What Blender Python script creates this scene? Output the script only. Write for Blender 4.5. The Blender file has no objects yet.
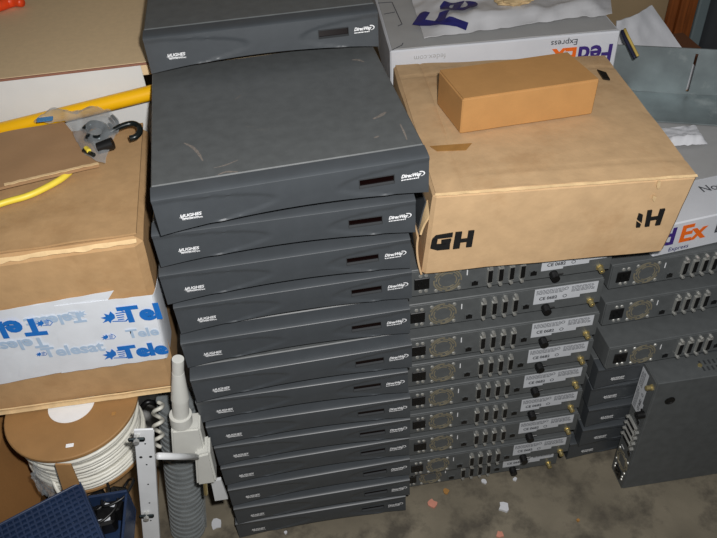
import bpy, bmesh, math, random
from mathutils import Vector, Matrix, noise
random.seed(7)
S = bpy.context.scene
COL = S.collection
# ------------------------------------------------------------------ camera
CAM = Vector((0.0087, -0.7512, 1.3543)); FPX = 738.43
PITCH, YAW, ROLL = math.radians(41.587), math.radians(6.509), math.radians(-3.832)
_f = Vector((math.sin(YAW)*math.cos(PITCH), math.cos(YAW)*math.cos(PITCH), -math.sin(PITCH)))
_r = Vector((math.cos(YAW), -math.sin(YAW), 0)); _u = _r.cross(_f)
RGT = math.cos(ROLL)*_r + math.sin(ROLL)*_u; UPV = -math.sin(ROLL)*_r + math.cos(ROLL)*_u; FWD = _f
cam = bpy.data.cameras.new('camera'); cam.sensor_width = 36; cam.lens = FPX/717*36; cam.clip_start = .02
camo = bpy.data.objects.new('camera', cam); COL.objects.link(camo)
M4 = Matrix((RGT, UPV, -FWD)).transposed().to_4x4(); M4.translation = CAM
camo.matrix_world = M4; S.camera = camo
# ------------------------------------------------------------------ world, flash, exposure
wd = bpy.data.worlds.new('world'); S.world = wd; wd.use_nodes = True
bg = wd.node_tree.nodes['Background']; bg.inputs[0].default_value = (.92, .96, 1.0, 1); bg.inputs[1].default_value = .105
fl = bpy.data.lights.new('camera_flash', 'SPOT'); fl.energy = 55; fl.shadow_soft_size = .016
fl.spot_size = math.radians(96); fl.spot_blend = .75; fl.color = (1, .985, .965)
flo = bpy.data.objects.new('camera_flash', fl); COL.objects.link(flo)
flo.matrix_world = Matrix.Translation(RGT*.045 + UPV*.055) @ M4
S.view_settings.view_transform = 'Standard'; S.view_settings.look = 'None'
S.view_settings.exposure = 0; S.view_settings.gamma = 1

# pixel -> point on a plane of the place
def ray(x, y): return FWD + RGT*((x-358.5)/FPX) - UPV*((y-269)/FPX)
def onz(x, y, z): d = ray(x, y); return CAM + d*((z-CAM.z)/d.z)
def ony(x, y, Y): d = ray(x, y); return CAM + d*((Y-CAM.y)/d.y)

# ------------------------------------------------------------------ materials
MATS = {}
def srgb(r, g, b):
    return tuple(((c/255)/12.92 if c/255 <= .04045 else ((c/255+.055)/1.055)**2.4) for c in (r, g, b)) + (1,)
def mat(name, col, rough=.6, metal=0, var=.12, scale=30, bump=0, bscale=200, stretch=None, spec=.5, col2=None, col2_amt=(.55, .7), col2_scale=8, alpha=None, trans=0):
    if name in MATS: return MATS[name]
    m = bpy.data.materials.new(name); m.use_nodes = True; nt = m.node_tree; N = nt.nodes; L = nt.links
    b = N['Principled BSDF']; b.inputs['Roughness'].default_value = rough; b.inputs['Metallic'].default_value = metal
    b.inputs['Specular IOR Level'].default_value = spec
    tc = N.new('ShaderNodeTexCoord'); mp = N.new('ShaderNodeMapping'); L.new(tc.outputs['Object'], mp.inputs[0])
    if stretch: mp.inputs['Scale'].default_value = stretch
    ns = N.new('ShaderNodeTexNoise'); ns.inputs['Scale'].default_value = scale; ns.inputs['Detail'].default_value = 5
    L.new(mp.outputs[0], ns.inputs['Vector'])
    mr = N.new('ShaderNodeMapRange'); mr.inputs['From Min'].default_value = .3; mr.inputs['From Max'].default_value = .7
    mr.inputs['To Min'].default_value = 1-var; mr.inputs['To Max'].default_value = 1+var; L.new(ns.outputs['Fac'], mr.inputs[0])
    mx = N.new('ShaderNodeVectorMath'); mx.operation = 'MULTIPLY'; mx.inputs[0].default_value = col[:3]
    L.new(mr.outputs[0], mx.inputs[1]); out = mx.outputs[0]
    if col2:
        n2 = N.new('ShaderNodeTexNoise'); n2.inputs['Scale'].default_value = col2_scale; n2.inputs['Detail'].default_value = 8; n2.inputs['Roughness'].default_value = .65
        L.new(tc.outputs['Object'], n2.inputs['Vector'])
        m2 = N.new('ShaderNodeMapRange'); m2.inputs['From Min'].default_value = col2_amt[0]; m2.inputs['From Max'].default_value = col2_amt[1]
        L.new(n2.outputs['Fac'], m2.inputs[0])
        mm = N.new('ShaderNodeMix'); mm.data_type = 'RGBA'; L.new(m2.outputs[0], mm.inputs['Factor'])
        L.new(out, mm.inputs['A']); mm.inputs['B'].default_value = col2; out = mm.outputs['Result']
    L.new(out, b.inputs['Base Color'])
    if bump:
        bn = N.new('ShaderNodeTexNoise'); bn.inputs['Scale'].default_value = bscale; bn.inputs['Detail'].default_value = 4
        L.new(mp.outputs[0], bn.inputs['Vector'])
        bp = N.new('ShaderNodeBump'); bp.inputs['Strength'].default_value = bump; bp.inputs['Distance'].default_value = .002
        L.new(bn.outputs['Fac'], bp.inputs['Height']); L.new(bp.outputs[0], b.inputs['Normal'])
    if alpha is not None: b.inputs['Alpha'].default_value = alpha
    if trans: b.inputs['Transmission Weight'].default_value = trans
    MATS[name] = m; return m
M_CH = mat('modem paint', srgb(87, 90, 91), .48, 0, .10, 60, .05, 900, col2=srgb(112, 110, 106), col2_amt=(.66, .80), col2_scale=14)
M_BZ = mat('modem bezel plastic', srgb(69, 73, 77), .38, 0, .06, 40, .03, 1200)
M_SILL = mat('display surround', srgb(58, 60, 62), .75, 0, .06, 40, spec=.2)
M_RP = mat('modem rear panel', srgb(86, 89, 90), .5, 0, .10, 60, .05, 900)
M_BK = mat('black plastic', srgb(16, 16, 17), .4, 0, .1, 50)
M_RED = mat('display glass', srgb(15, 5, 5), .12, 0, .05, 50)
M_WP = mat('white print', srgb(235, 236, 238), .6, 0, .03, 50)
M_BR = mat('brass', srgb(214, 196, 140), .35, .8, .1, 50)
M_ST = mat('steel', srgb(205, 205, 200), .4, .7, .1, 50)
M_GOLD = mat('vent edge metal', srgb(150, 142, 120), .5, .4, .15, 80)
M_LAB = mat('label paper', srgb(200, 203, 208), .5, 0, .03, 60)
M_INK = mat('grey ink', srgb(70, 72, 78), .6, 0, .03, 60)
M_CB = mat('cardboard tan', srgb(203, 170, 130), .8, 0, .07, 40, .25, 90, None, .25, col2=srgb(188, 152, 112), col2_amt=(.52, .72), col2_scale=9)
M_CB2 = mat('cardboard brown', srgb(182, 147, 106), .8, 0, .08, 40, .25, 90, None, .25, col2=srgb(166, 130, 90), col2_amt=(.5, .7), col2_scale=9)
M_CB3 = mat('cardboard small', srgb(190, 142, 88), .8, 0, .05, 30, .12, 150, None, .25)
M_CBD = mat('cardboard dark', srgb(140, 100, 58), .8, 0, .1, 12, .12, 300, None, .25)
M_CORE = mat('cardboard torn edge', srgb(214, 184, 140), .9, 0, .12, 60, .3, 300, None, .2)
M_TAPE = mat('old brown tape', srgb(168, 124, 70), .35, 0, .15, 40)
M_WTAPE = mat('white tape', srgb(222, 226, 232), .35, 0, .03, 20, .15, 60)
M_BLUE = mat('blue print', srgb(30, 112, 196), .5, 0, .05, 40)
M_PBLUE = mat('pale blue print', srgb(176, 198, 222), .5, 0, .05, 40)
M_INKB = mat('black print', srgb(14, 14, 14), .7, 0, .1, 60)
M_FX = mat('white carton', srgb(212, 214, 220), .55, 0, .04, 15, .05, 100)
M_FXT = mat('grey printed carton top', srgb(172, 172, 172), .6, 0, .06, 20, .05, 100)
M_PUR = mat('purple print', srgb(62, 42, 120), .5, 0, .05, 40)
M_NAVY = mat('navy print', srgb(40, 40, 110), .5, 0, .05, 40)
M_ORG = mat('orange print', srgb(240, 110, 30), .5, 0, .05, 40)
M_BAG = mat('white plastic bag', srgb(205, 205, 208), .35, 0, .05, 15, .2, 40)
M_PAPER = mat('white paper', srgb(214, 215, 220), .6, 0, .06, 25, .2, 60)
M_GALV = mat('galvanized steel', srgb(150, 160, 162), .42, .55, .22, 14, .06, 60, col2=srgb(190, 196, 196), col2_amt=(.58, .72), col2_scale=9)
M_TAN = mat('counter tan laminate', srgb(216, 189, 150), .55, 0, .04, 120, .02, 500)
M_MEL = mat('white melamine', srgb(212, 212, 210), .45, 0, .03, 20)
M_EDGE = mat('counter edge trim', srgb(140, 96, 78), .6, 0, .1, 40)
M_YEL = mat('yellow pipe', srgb(236, 178, 10), .35, 0, .05, 20)
M_YEL2 = mat('yellow cord', srgb(232, 208, 70), .45, 0, .05, 40)
M_FLOOR = mat('concrete', srgb(122, 114, 98), .85, 0, .22, 9, .35, 60, col2=srgb(84, 78, 68), col2_amt=(.48, .64), col2_scale=11)
M_WALL = mat('back wall', srgb(184, 160, 124), .8, 0, .06, 6, .1, 80)
M_WOOD = mat('door frame wood', srgb(150, 84, 40), .45, 0, .25, 18, .1, 60, (6, 6, .6))
M_GRYD = mat('dark grey metal', srgb(86, 90, 94), .6, 0, .08, 10)
M_GRYB = mat('blue grey metal', srgb(140, 156, 160), .5, .2, .08, 10)
M_SPOOL = mat('spool fibreboard', srgb(152, 114, 70), .7, 0, .10, 25, .1, 200)
M_WIRE = mat('white cable', srgb(212, 210, 200), .4, 0, .05, 80)
M_BTR = mat('blue plastic', srgb(30, 47, 76), .4, 0, .12, 30, .06, 200)
M_WMET = mat('white painted metal', srgb(214, 216, 218), .4, 0, .05, 30)
M_LNB = mat('white cast plastic', srgb(206, 206, 200), .5, 0, .04, 30)
M_CLEAR = mat('clear grey plastic', srgb(170, 176, 180), .15, 0, .1, 40, alpha=.24, spec=1)
M_CONDP = mat('translucent ribbed plastic', srgb(150, 156, 158), .18, 0, .15, 40, alpha=.5, spec=1)
M_DKMET = mat('dark steel', srgb(60, 68, 70), .3, .9, .2, 60)
M_ORGP = mat('orange plastic', srgb(226, 70, 24), .4, 0, .08, 30)
M_PINK = mat('pink chip', srgb(206, 140, 120), .8, 0, .1, 60)

# ------------------------------------------------------------------ mesh helpers
def mesh_obj(name, me, m, parent=None, mw=None):
    o = bpy.data.objects.new(name, me); COL.objects.link(o)
    if m and not me.materials: me.materials.append(m)
    if parent: o.parent = parent
    if mw is not None: o.matrix_local = mw
    return o
def from_bm(name, bm, smooth=False):
    bmesh.ops.recalc_face_normals(bm, faces=bm.faces)
    me = bpy.data.meshes.new(name); bm.to_mesh(me); bm.free()
    if smooth:
        for p in me.polygons: p.use_smooth = True
    return me
def sharp(me, ang=35):
    for p in me.polygons: p.use_smooth = True
    me.set_sharp_from_angle(angle=math.radians(ang)); return me
def box_bm(bm, x0, x1, y0, y1, z0, z1, bev=0, seg=1):
    r = bmesh.ops.create_cube(bm, size=1); vs = r['verts']
    for v in vs: v.co = Vector((x0+(v.co.x+.5)*(x1-x0), y0+(v.co.y+.5)*(y1-y0), z0+(v.co.z+.5)*(z1-z0)))
    if bev:
        es = list({e for v in vs for e in v.link_edges})
        bmesh.ops.bevel(bm, geom=es, offset=bev, segments=seg, profile=.5, affect='EDGES')
def box(name, x0, x1, y0, y1, z0, z1, bev=0, seg=1):
    bm = bmesh.new(); box_bm(bm, x0, x1, y0, y1, z0, z1, bev, seg); return sharp(from_bm(name, bm))
def cyl_bm(bm, p0, p1, r0, r1=None, n=16, caps=True):
    p0, p1 = Vector(p0), Vector(p1); r1 = r0 if r1 is None else r1
    d = (p1-p0); q = d.to_track_quat('Z', 'Y').to_matrix().to_4x4(); q.translation = (p0+p1)/2
    bmesh.ops.create_cone(bm, cap_ends=caps, segments=n, radius1=r0, radius2=r1, depth=d.length, matrix=q)
def cyl(name, p0, p1, r0, r1=None, n=16):
    bm = bmesh.new(); cyl_bm(bm, p0, p1, r0, r1, n); return sharp(from_bm(name, bm))
def lathe(name, prof, n=32, axis='Z'):   # prof: (r, z)
    bm = bmesh.new(); rings = []
    for r, z in prof:
        rings.append([bm.verts.new((max(r, 1e-5)*math.cos(2*math.pi*k/n), max(r, 1e-5)*math.sin(2*math.pi*k/n), z)) for k in range(n)])
    for a, b in zip(rings, rings[1:]):
        for k in range(n): bm.faces.new((a[k], a[(k+1) % n], b[(k+1) % n], b[k]))
    bm.faces.new(rings[0]); bm.faces.new(rings[-1])
    return sharp(from_bm(name, bm), 40)
def smooth_path(pts, sub=6):
    pts = [Vector(p) for p in pts]; out = []
    for i in range(len(pts)-1):
        p0, p1, p2, p3 = pts[max(i-1, 0)], pts[i], pts[i+1], pts[min(i+2, len(pts)-1)]
        for k in range(sub):
            t = k/sub
            out.append(.5*((2*p1)+(p2-p0)*t+(2*p0-5*p1+4*p2-p3)*t*t+(3*p1-p0-3*p2+p3)*t**3))
    out.append(pts[-1]); return out
def tube_bm(bm, pts, r, n=8, closed=False):
    pts = [Vector(p) for p in pts]; rings = []
    up = Vector((.13, .27, 1)).normalized(); N = len(pts)
    for i, p in enumerate(pts):
        a = pts[(i-1) % N] if closed else pts[max(i-1, 0)]; b = pts[(i+1) % N] if closed else pts[min(i+1, N-1)]
        t = (b-a).normalized(); s = t.cross(up)
        if s.length < .05: s = t.cross(Vector((1, 0, 0)))
        s.normalize(); w = s.cross(t); rr = r[i] if isinstance(r, (list, tuple)) else r
        rings.append([bm.verts.new(p + s*(rr*math.cos(2*math.pi*k/n)) + w*(rr*math.sin(2*math.pi*k/n))) for k in range(n)])
    pairs = list(zip(rings, rings[1:])) + ([(rings[-1], rings[0])] if closed else [])
    for a, b in pairs:
        for k in range(n): bm.faces.new((a[k], a[(k+1) % n], b[(k+1) % n], b[k]))
    if not closed: bm.faces.new(rings[0]); bm.faces.new(rings[-1])
def tube(name, pts, r, n=8, sub=6, closed=False):
    bm = bmesh.new(); tube_bm(bm, smooth_path(pts, sub) if sub else pts, r, n, closed); return from_bm(name, bm, True)
def prism(name, poly, z0, z1):   # poly in xy
    bm = bmesh.new(); a = [bm.verts.new((x, y, z0)) for x, y in poly]; b = [bm.verts.new((x, y, z1)) for x, y in poly]
    bm.faces.new(a); bm.faces.new(b); n = len(poly)
    for k in range(n): bm.faces.new((a[k], a[(k+1) % n], b[(k+1) % n], b[k]))
    return from_bm(name, bm)
_txt = {}
def text_mesh(s, size, off=0, shear=0, sx=1, depth=0):
    key = (s, size, off, shear, sx)
    if key in _txt: return _txt[key]
    c = bpy.data.curves.new('text', 'FONT'); c.body = s; c.size = size; c.offset = off; c.shear = shear
    c.align_x = 'CENTER'; c.align_y = 'CENTER'; c.resolution_u = 3; c.extrude = depth
    o = bpy.data.objects.new('text', c); COL.objects.link(o)
    dg = bpy.context.evaluated_depsgraph_get(); me = bpy.data.meshes.new_from_object(o.evaluated_get(dg))
    bpy.data.objects.remove(o); bpy.data.curves.remove(c); me.materials.clear()
    if sx != 1:
        for v in me.vertices: v.co.x *= sx
    me.name = 'lettering'; _txt[key] = me; return me
def frame(o, right, up):
    right = Vector(right).normalized(); up = Vector(up); n = right.cross(up).normalized(); up = n.cross(right)
    m = Matrix((right, up, n)).transposed().to_4x4(); m.translation = Vector(o); return m
def tag(o, label, cat, group=None, kind=None):
    o['label'] = label; o['category'] = cat
    if group: o['group'] = group
    if kind: o['kind'] = kind
    return o
def thing(name, label, cat, loc=(0, 0, 0), rotz=0, group=None):
    o = bpy.data.objects.new(name, None); o.empty_display_size = .05; COL.objects.link(o)
    o.location = loc; o.rotation_euler = (0, 0, rotz); return tag(o, label, cat, group)
def struct(name, me, m, parent=None):
    o = mesh_obj(name, me, m, parent)
    if parent is None: o['kind'] = 'structure'
    return o
def hexa(name, B, T, bev=.004, cuts=10, amp=.0015, seed=0, nscale=9):
    """carton from 4 bottom + 4 top corners (world, same winding), soft edges and slightly uneven panels"""
    bm = bmesh.new(); vb = [bm.verts.new(p) for p in B]; vt = [bm.verts.new(p) for p in T]
    bm.faces.new(vb[::-1]); bm.faces.new(vt)
    for k in range(4): bm.faces.new((vb[k], vb[(k+1) % 4], vt[(k+1) % 4], vt[k]))
    bmesh.ops.recalc_face_normals(bm, faces=bm.faces)
    bmesh.ops.subdivide_edges(bm, edges=bm.edges[:], cuts=cuts, use_grid_fill=True)
    bm.normal_update()
    hard = [e for e in bm.edges if len(e.link_faces) == 2 and e.calc_face_angle(0) > .6]
    bmesh.ops.bevel(bm, geom=hard, offset=bev, segments=1, affect='EDGES', clamp_overlap=True)
    bm.normal_update()
    for v in bm.verts:
        v.co += v.normal*(noise.noise(v.co*nscale + Vector((seed, seed*1.7, 0)))*amp + noise.noise(v.co*nscale*4 + Vector((seed, 0, 3)))*amp*.35)
    return sharp(from_bm(name, bm), 28)
def sheet(name, fn, nu, nv, thick=.0006):
    """surface fn(u,v)->point, given a real thickness"""
    bm = bmesh.new(); g = [[bm.verts.new(fn(i/nu, j/nv)) for j in range(nv+1)] for i in range(nu+1)]
    for i in range(nu):
        for j in range(nv): bm.faces.new((g[i][j], g[i+1][j], g[i+1][j+1], g[i][j+1]))
    bmesh.ops.recalc_face_normals(bm, faces=bm.faces)
    bmesh.ops.solidify(bm, geom=bm.faces[:], thickness=thick)
    return sharp(from_bm(name, bm, True), 45)
def proj(p):
    d = Vector(p)-CAM; z = d.dot(FWD); return 358.5+FPX*d.dot(RGT)/z, 269-FPX*d.dot(UPV)/z
def onpatch(P, px, py, lift):
    u = v = .5
    for it in range(15):
        p = quad(P, u, v); a = proj(p); b = proj(quad(P, u+.001, v)); c = proj(quad(P, u, v+.001))
        ux, uy, vx, vy = (b[0]-a[0])/.001, (b[1]-a[1])/.001, (c[0]-a[0])/.001, (c[1]-a[1])/.001
        det = ux*vy-uy*vx; ex, ey = px-a[0], py-a[1]; u += (ex*vy-ey*vx)/det; v += (ux*ey-uy*ex)/det
    n = (P[1]-P[0]).cross(P[3]-P[0]).normalized()
    if n.dot(CAM-P[0]) < 0: n = -n
    return quad(P, u, v)+n*lift, n
def quad(p, u, v): return (p[0]*(1-u)+p[1]*u)*(1-v) + (p[3]*(1-u)+p[2]*u)*v

# ------------------------------------------------------------------ the setting
Hm, Wm, Dm, GAP, STRIP = .06649, .332, .335, .0139, .024      # modem: stack pitch, width, depth, feet, bezel top
ZC = 13*Hm                                                    # counter height
struct('floor', box('floor', -2.2, 2.6, -2.0, 1.3, -.05, 0), M_FLOOR)
struct('wall_back', box('wall_back', -2.2, 2.6, 1.24, 1.3, 0, 2.5), M_WALL)
cw = thing('counter', 'long counter with tan top, brown edge trim and white front panel', 'counter', (-.8, .62, 0)); 
def cpart(n, x0, x1, y0, y1, z0, z1, m, bev=.001):
    o = mesh_obj(n, box(n, x0, x1, y0, y1, z0, z1, bev), m, cw); o.matrix_parent_inverse = Matrix.Translation((.8, -.62, 0)); return o
YCF = .329
cpart('countertop', -1.7, .15, YCF+.002, 1.2, ZC-.022, ZC-.0005, M_TAN)
cpart('edge_trim', -1.7, .15, YCF-.001, YCF+.002, ZC-.004, ZC-.0007, M_EDGE, .0004)
cpart('front_panel', -1.7, -.178, YCF, YCF+.0018, 0, ZC-.0042, M_MEL)
cpart('end_panel', .132, .15, YCF+.035, 1.2, 0, ZC-.0225, M_MEL)
# door frame and cabinet at the back right
Yp = 1.16; xa, xb, xc_p = ony(670, 0, Yp).x, ony(697, 0, Yp).x, ony(711, 0, Yp).x
fr = thing('wood_post', 'reddish brown grooved wooden post in the back corner', 'post', (xa, Yp, 0))
wp = xb-xa
for i, (a, b, d) in enumerate(((0, .30, .0), (.32, .62, -.008), (.64, .99, .0))):
    mesh_obj('moulding', box('moulding', .008+a*wp, .008+b*wp, d, .02, 0, 2.2, .003), M_WOOD, fr)
pp = tag(mesh_obj('metal_pole', box('metal_pole', xb+.010, xc_p, Yp-.004, Yp+.05, 0, 2.2, .004), M_GRYB), 'pale blue grey square metal pole beside the wooden post', 'pole')
cb = thing('metal_cabinet', 'dark grey metal cabinet at the edge behind the steel bracket', 'cabinet', (xc_p+.30, 1.12, 0))
mesh_obj('body', box('body', -.29, .3, -.10, .11, 0, 1.8, .004), M_GRYD, cb)
mesh_obj('door', box('door', -.28, .29, -.115, -.101, .03, 1.77, .003), M_GRYD, cb)
bb = thing('brown_carton', 'dark brown carton standing in front of the wooden post', 'box', (1.03, .96, 0))
mesh_obj('body', box('body', -.17, .15, -.12, .12, 0, .425, .004), mat('brown carton board', srgb(120, 78, 52), .8, 0, .1, 12), bb)
mesh_obj('flap', box('flap', -.168, .148, -.118, -.002, .4255, .4285, .001), MATS['brown carton board'], bb)
mesh_obj('flap', box('flap', -.168, .148, .002, .118, .4255, .4285, .001), MATS['brown carton board'], bb)

# ------------------------------------------------------------------ modems
hw = Wm/2
DX0, DX1, DZ0, DZ1 = .079, .122, .0330, .0445
def bezel_mesh():
    xs = sorted(set([-hw+Wm*i/72 for i in range(73)] + [DX0, DX1]))
    zs_f = [0, .04, .1, .17, .24, .31, .38, None, .47, .54, None, .64, .7, .76, .82, .88, .94, 1]
    bm = bmesh.new(); cols = []
    for x in xs:
        t = x/hw; zb = .0100 + .0105*max(0, 1-t*t); zt = Hm-.0042
        rows = [(STRIP, .0125), (.004, zb-.0003)]
        k = 0
        for f in zs_f:
            if f is None: z = (DZ0, DZ1)[k]; k += 1
            else: z = zb + (zt-zb)*f
            rows.append((None, z))
        rows = [rows[0], rows[1]] + sorted(rows[2:], key=lambda q: q[1])
        rows += [(.0010, Hm-.0033), (.006, Hm-.0022), (.013, Hm-.0013), (STRIP, Hm-.0009)]
        c = []
        for y, z in rows:
            if y is None:
                f = (z-zb)/(zt-zb); y = 0.0
                # scooped lens shapes at both ends of the face and a soft forward belly
                for cx, rx in ((-hw-.01, .155), (hw+.02, .135)):
                    e = ((x-cx)/rx)**2 + ((f-.42)/.50)**2
                    y += .0016*min(1, max(0, (1.0-e)*12))
                y += .0022*(1-f)**2 * (1-t*t) 
            c.append(bm.verts.new((x, y, z)))
        cols.append((x, c))
    for (xa, a), (xb, b) in zip(cols, cols[1:]):
        for k in range(len(a)-1):
            zm = (a[k].co.z+a[k+1].co.z)/2
            if xa >= DX0-1e-6 and xb <= DX1+1e-6 and DZ0 < zm < DZ1 and 2 <= k < len(a)-6: continue
            bm.faces.new((a[k], b[k], b[k+1], a[k+1]))
        # back
        bm.faces.new((a[0], a[-1], b[-1], b[0]))
    for c in (cols[0][1], cols[-1][1]): bm.faces.new(c)
    # pocket walls of the display
    return sharp(from_bm('bezel', bm), 30)
def modem_meshes():
    m = {}
    bm = bmesh.new(); box_bm(bm, -hw+.0008, hw-.0008, STRIP+.0006, Dm-.004, GAP, Hm, .0013, 1)
    m['chassis'] = sharp(from_bm('chassis', bm))
    bm = bmesh.new()
    for (a, b, c, d) in ((DX0-.0008, DX1+.0008, DZ1, DZ1+.0008), (DX0-.0008, DX1+.0008, DZ0-.0008, DZ0), (DX0-.0008, DX0, DZ0, DZ1), (DX1, DX1+.0008, DZ0, DZ1)):
        box_bm(bm, a, b, .0006, .006, c, d)
    # sloped sill below the window
    v = [bm.verts.new(q) for q in ((DX0, .0014, DZ0), (DX1, .0014, DZ0), (DX1, .0044, DZ0+.0010), (DX0, .0044, DZ0+.0010))]
    bm.faces.new(v)
    m['display_frame'] = from_bm('display_frame', bm)
    m['display_window'] = box('display_window', DX0, DX1, .0044, .0056, DZ0, DZ1)
    m['bezel'] = bezel_mesh()
    m['foot'] = cyl('foot', (0, 0, 0), (0, 0, GAP+.001), .008, .009, 14)
    # rear
    m['rear_panel'] = box('rear_panel', -hw+.0014, hw-.0014, Dm-.0036, Dm-.0012, GAP+.0008, Hm-.0012, .0004, 1)
    bm = bmesh.new()
    box_bm(bm, -.012, .012, 0, .0022, -.0115, .0115, .0008, 1)
    for (x, z) in ((0, .004), (-.005, -.003), (.005, -.003)): box_bm(bm, x-.0008, x+.0008, .002, .004, z-.002, z+.002)
    m['power_socket'] = from_bm('power_socket', bm)
    bm = bmesh.new()
    for r0, r1, k0, nk in ((.0172, .0194, 0, 4), (.0207, .0230, .4, 4), (.0134, .0152, .8, 4)):
        for q in range(nk):
            a0 = k0 + q*2*math.pi/nk; a1 = a0 + 2*math.pi/nk*.84; st = 9; ring = []
            for i in range(st+1):
                a = a0+(a1-a0)*i/st
                ring.append([bm.verts.new((r*math.cos(a), y, r*math.sin(a)*1.0)) for r, y in ((r0, 0), (r0, .0007), (r1, .0007), (r1, 0))])
            for a, b in zip(ring, ring[1:]):
                for k in range(4): bm.faces.new((a[k], a[(k+1) % 4], b[(k+1) % 4], b[k]))
    m['fan_grille'] = from_bm('fan_grille', bm)
    m['fan_hole'] = cyl('fan_hole', (0, 0, 0), (0, .0002, 0), .0215, None, 24)
    bm = bmesh.new()
    for q in range(4):
        for w in range(5):
            pass
    prof = [(-.0044, -.0150), (.0044, -.0130), (.0044, .0130), (-.0044, .0150)]
    a = [bm.verts.new((x, 0, z)) for x, z in prof]; b = [bm.verts.new((x*.9, .0055, z*.95)) for x, z in prof]
    bm.faces.new(a); bm.faces.new(b)
    for k in range(4): bm.faces.new((a[k], a[(k+1) % 4], b[(k+1) % 4], b[k]))
    m['serial_shell'] = from_bm('serial_shell', bm)
    m['serial_plug'] = box('serial_plug', -.0036, .0036, .0053, .0062, -.0125, .0125, .0006, 1)
    m['jack_screw'] = cyl('jack_screw', (0, 0, 0), (0, .007, 0), .0034, .0030, 6)
    bm = bmesh.new(); box_bm(bm, -.007, .007, 0, .0012, -.006, .006); m['jack_frame'] = from_bm('jack_frame', bm)
    bm = bmesh.new(); box_bm(bm, -.0052, .0052, .0010, .0016, -.0046, .0034); box_bm(bm, -.0022, .0022, .0010, .0016, .003, .0052); m['jack_hole'] = from_bm('jack_hole', bm)
    m['panel_screw'] = cyl('panel_screw', (0, 0, 0), (0, .0016, 0), .0034, .0026, 8)
    bm = bmesh.new(); cyl_bm(bm, (0, 0, 0), (0, .003, 0), .0062, None, 6); cyl_bm(bm, (0, .003, 0), (0, .012, 0), .0045, None, 12); cyl_bm(bm, (0, .012, 0), (0, .0125, 0), .001, None, 6)
    m['coax_jack'] = from_bm('coax_jack', bm)
    bm = bmesh.new(); cyl_bm(bm, (0, 0, 0), (0, .014, 0), .0072, .0066, 14); m['coax_cap'] = sharp(from_bm('coax_cap', bm))
    bm = bmesh.new(); cyl_bm(bm, (0, .004, 0), (-.014, .006, .003), .0016, .0012, 6); m['cap_strap'] = from_bm('cap_strap', bm)
    # label with a stepped lower edge (local: viewer left = +x)
    pts = [(0, 0), (-.106, 0), (-.106, -.0235), (-.078, -.0235), (-.078, -.0295), (-.036, -.0295), (-.036, -.0335), (0, -.0335)]
    bm = bmesh.new(); a = [bm.verts.new((x, 0, z)) for x, z in pts]; b = [bm.verts.new((x, .0004, z)) for x, z in pts]
    bm.faces.new(a); bm.faces.new(b)
    for k in range(8): bm.faces.new((a[k], a[(k+1) % 8], b[(k+1) % 8], b[k]))
    m['label'] = from_bm('label', bm)
    bm = bmesh.new(); box_bm(bm, -.0008, .0008, 0, .0004, -.0055, .0055); m['slit'] = from_bm('slit', bm)
    # fine print on the label: short ink bars too small to read
    bm = bmesh.new(); rnd = random.Random(3)
    for row, z in enumerate((-.0040, -.0066, -.0092, -.0118)):
        x = -.003
        while x > -.048: w = rnd.uniform(.002, .007); box_bm(bm, x-w, x, .0003, .0006, z-.0005, z+.0005); x -= w+.0012
    for row, z in enumerate((-.0040, -.0066, -.0095, -.012, -.0145)):
        x = -.062
        while x > -.097: w = rnd.uniform(.002, .007); box_bm(bm, max(x-w, -.101), x, .0003, .0006, z-.0005, z+.0005); x -= w+.0012
    for k in range(10):
        a = k*math.pi/5; cx, cz = -.053, -.006
        box_bm(bm, cx+.0028*math.cos(a)-.0006, cx+.0028*math.cos(a)+.0006, .0003, .0006, cz+.0028*math.sin(a)-.0006, cz+.0028*math.sin(a)+.0006)
    for k in range(12):
        a = k*math.pi/6; cx, cz = -.052, -.0225
        box_bm(bm, cx+.0030*math.cos(a)-.0006, cx+.0030*math.cos(a)+.0006, .0003, .0006, cz+.003*math.sin(a)-.0006, cz+.003*math.sin(a)+.0006)
    m['fine_print'] = from_bm('fine_print', bm)
    bm = bmesh.new()   # small arrow wing in front of the brand name
    v = [bm.verts.new(q) for q in ((0, 0, 0), (.0045, 0, .0030), (.0038, 0, -.0008))]; bm.faces.new(v)
    v = [bm.verts.new(q) for q in ((.001, 0, -.0012), (.0225, 0, -.0017), (.0225, 0, -.0024), (.004, 0, -.0024))]; bm.faces.new(v)
    m['wing'] = from_bm('wing', bm)
    bm = bmesh.new(); x = -.012
    while x < .010: w = rnd.uniform(.001, .003); box_bm(bm, x, x+w, -.0001, .0001, -.0058, -.0044); x += w+.0006
    m['bars'] = from_bm('bars', bm)
    bm = bmesh.new()   # swoosh after the product name
    up_, lo_ = [], []
    for k in range(9):
        a = math.radians(110-k*25); up_.append(bm.verts.new((.0055*math.cos(a), 0, .0038*math.sin(a)))); lo_.append(bm.verts.new((.0055*math.cos(a)*(.6+.03*k), 0, .0038*math.sin(a)*(.6+.03*k))))
    for k in range(8): bm.faces.new((up_[k], up_[k+1], lo_[k+1], lo_[k]))
    m['swoosh'] = from_bm('swoosh', bm)
    return m
MM = modem_meshes()
FX = Matrix.Rotation(math.radians(90), 4, 'X')          # text facing -y
RX = Matrix.Rotation(math.radians(180), 4, 'Z') @ FX     # text facing +y
def T(x, y, z): return Matrix.Translation((x, y, z))
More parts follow.
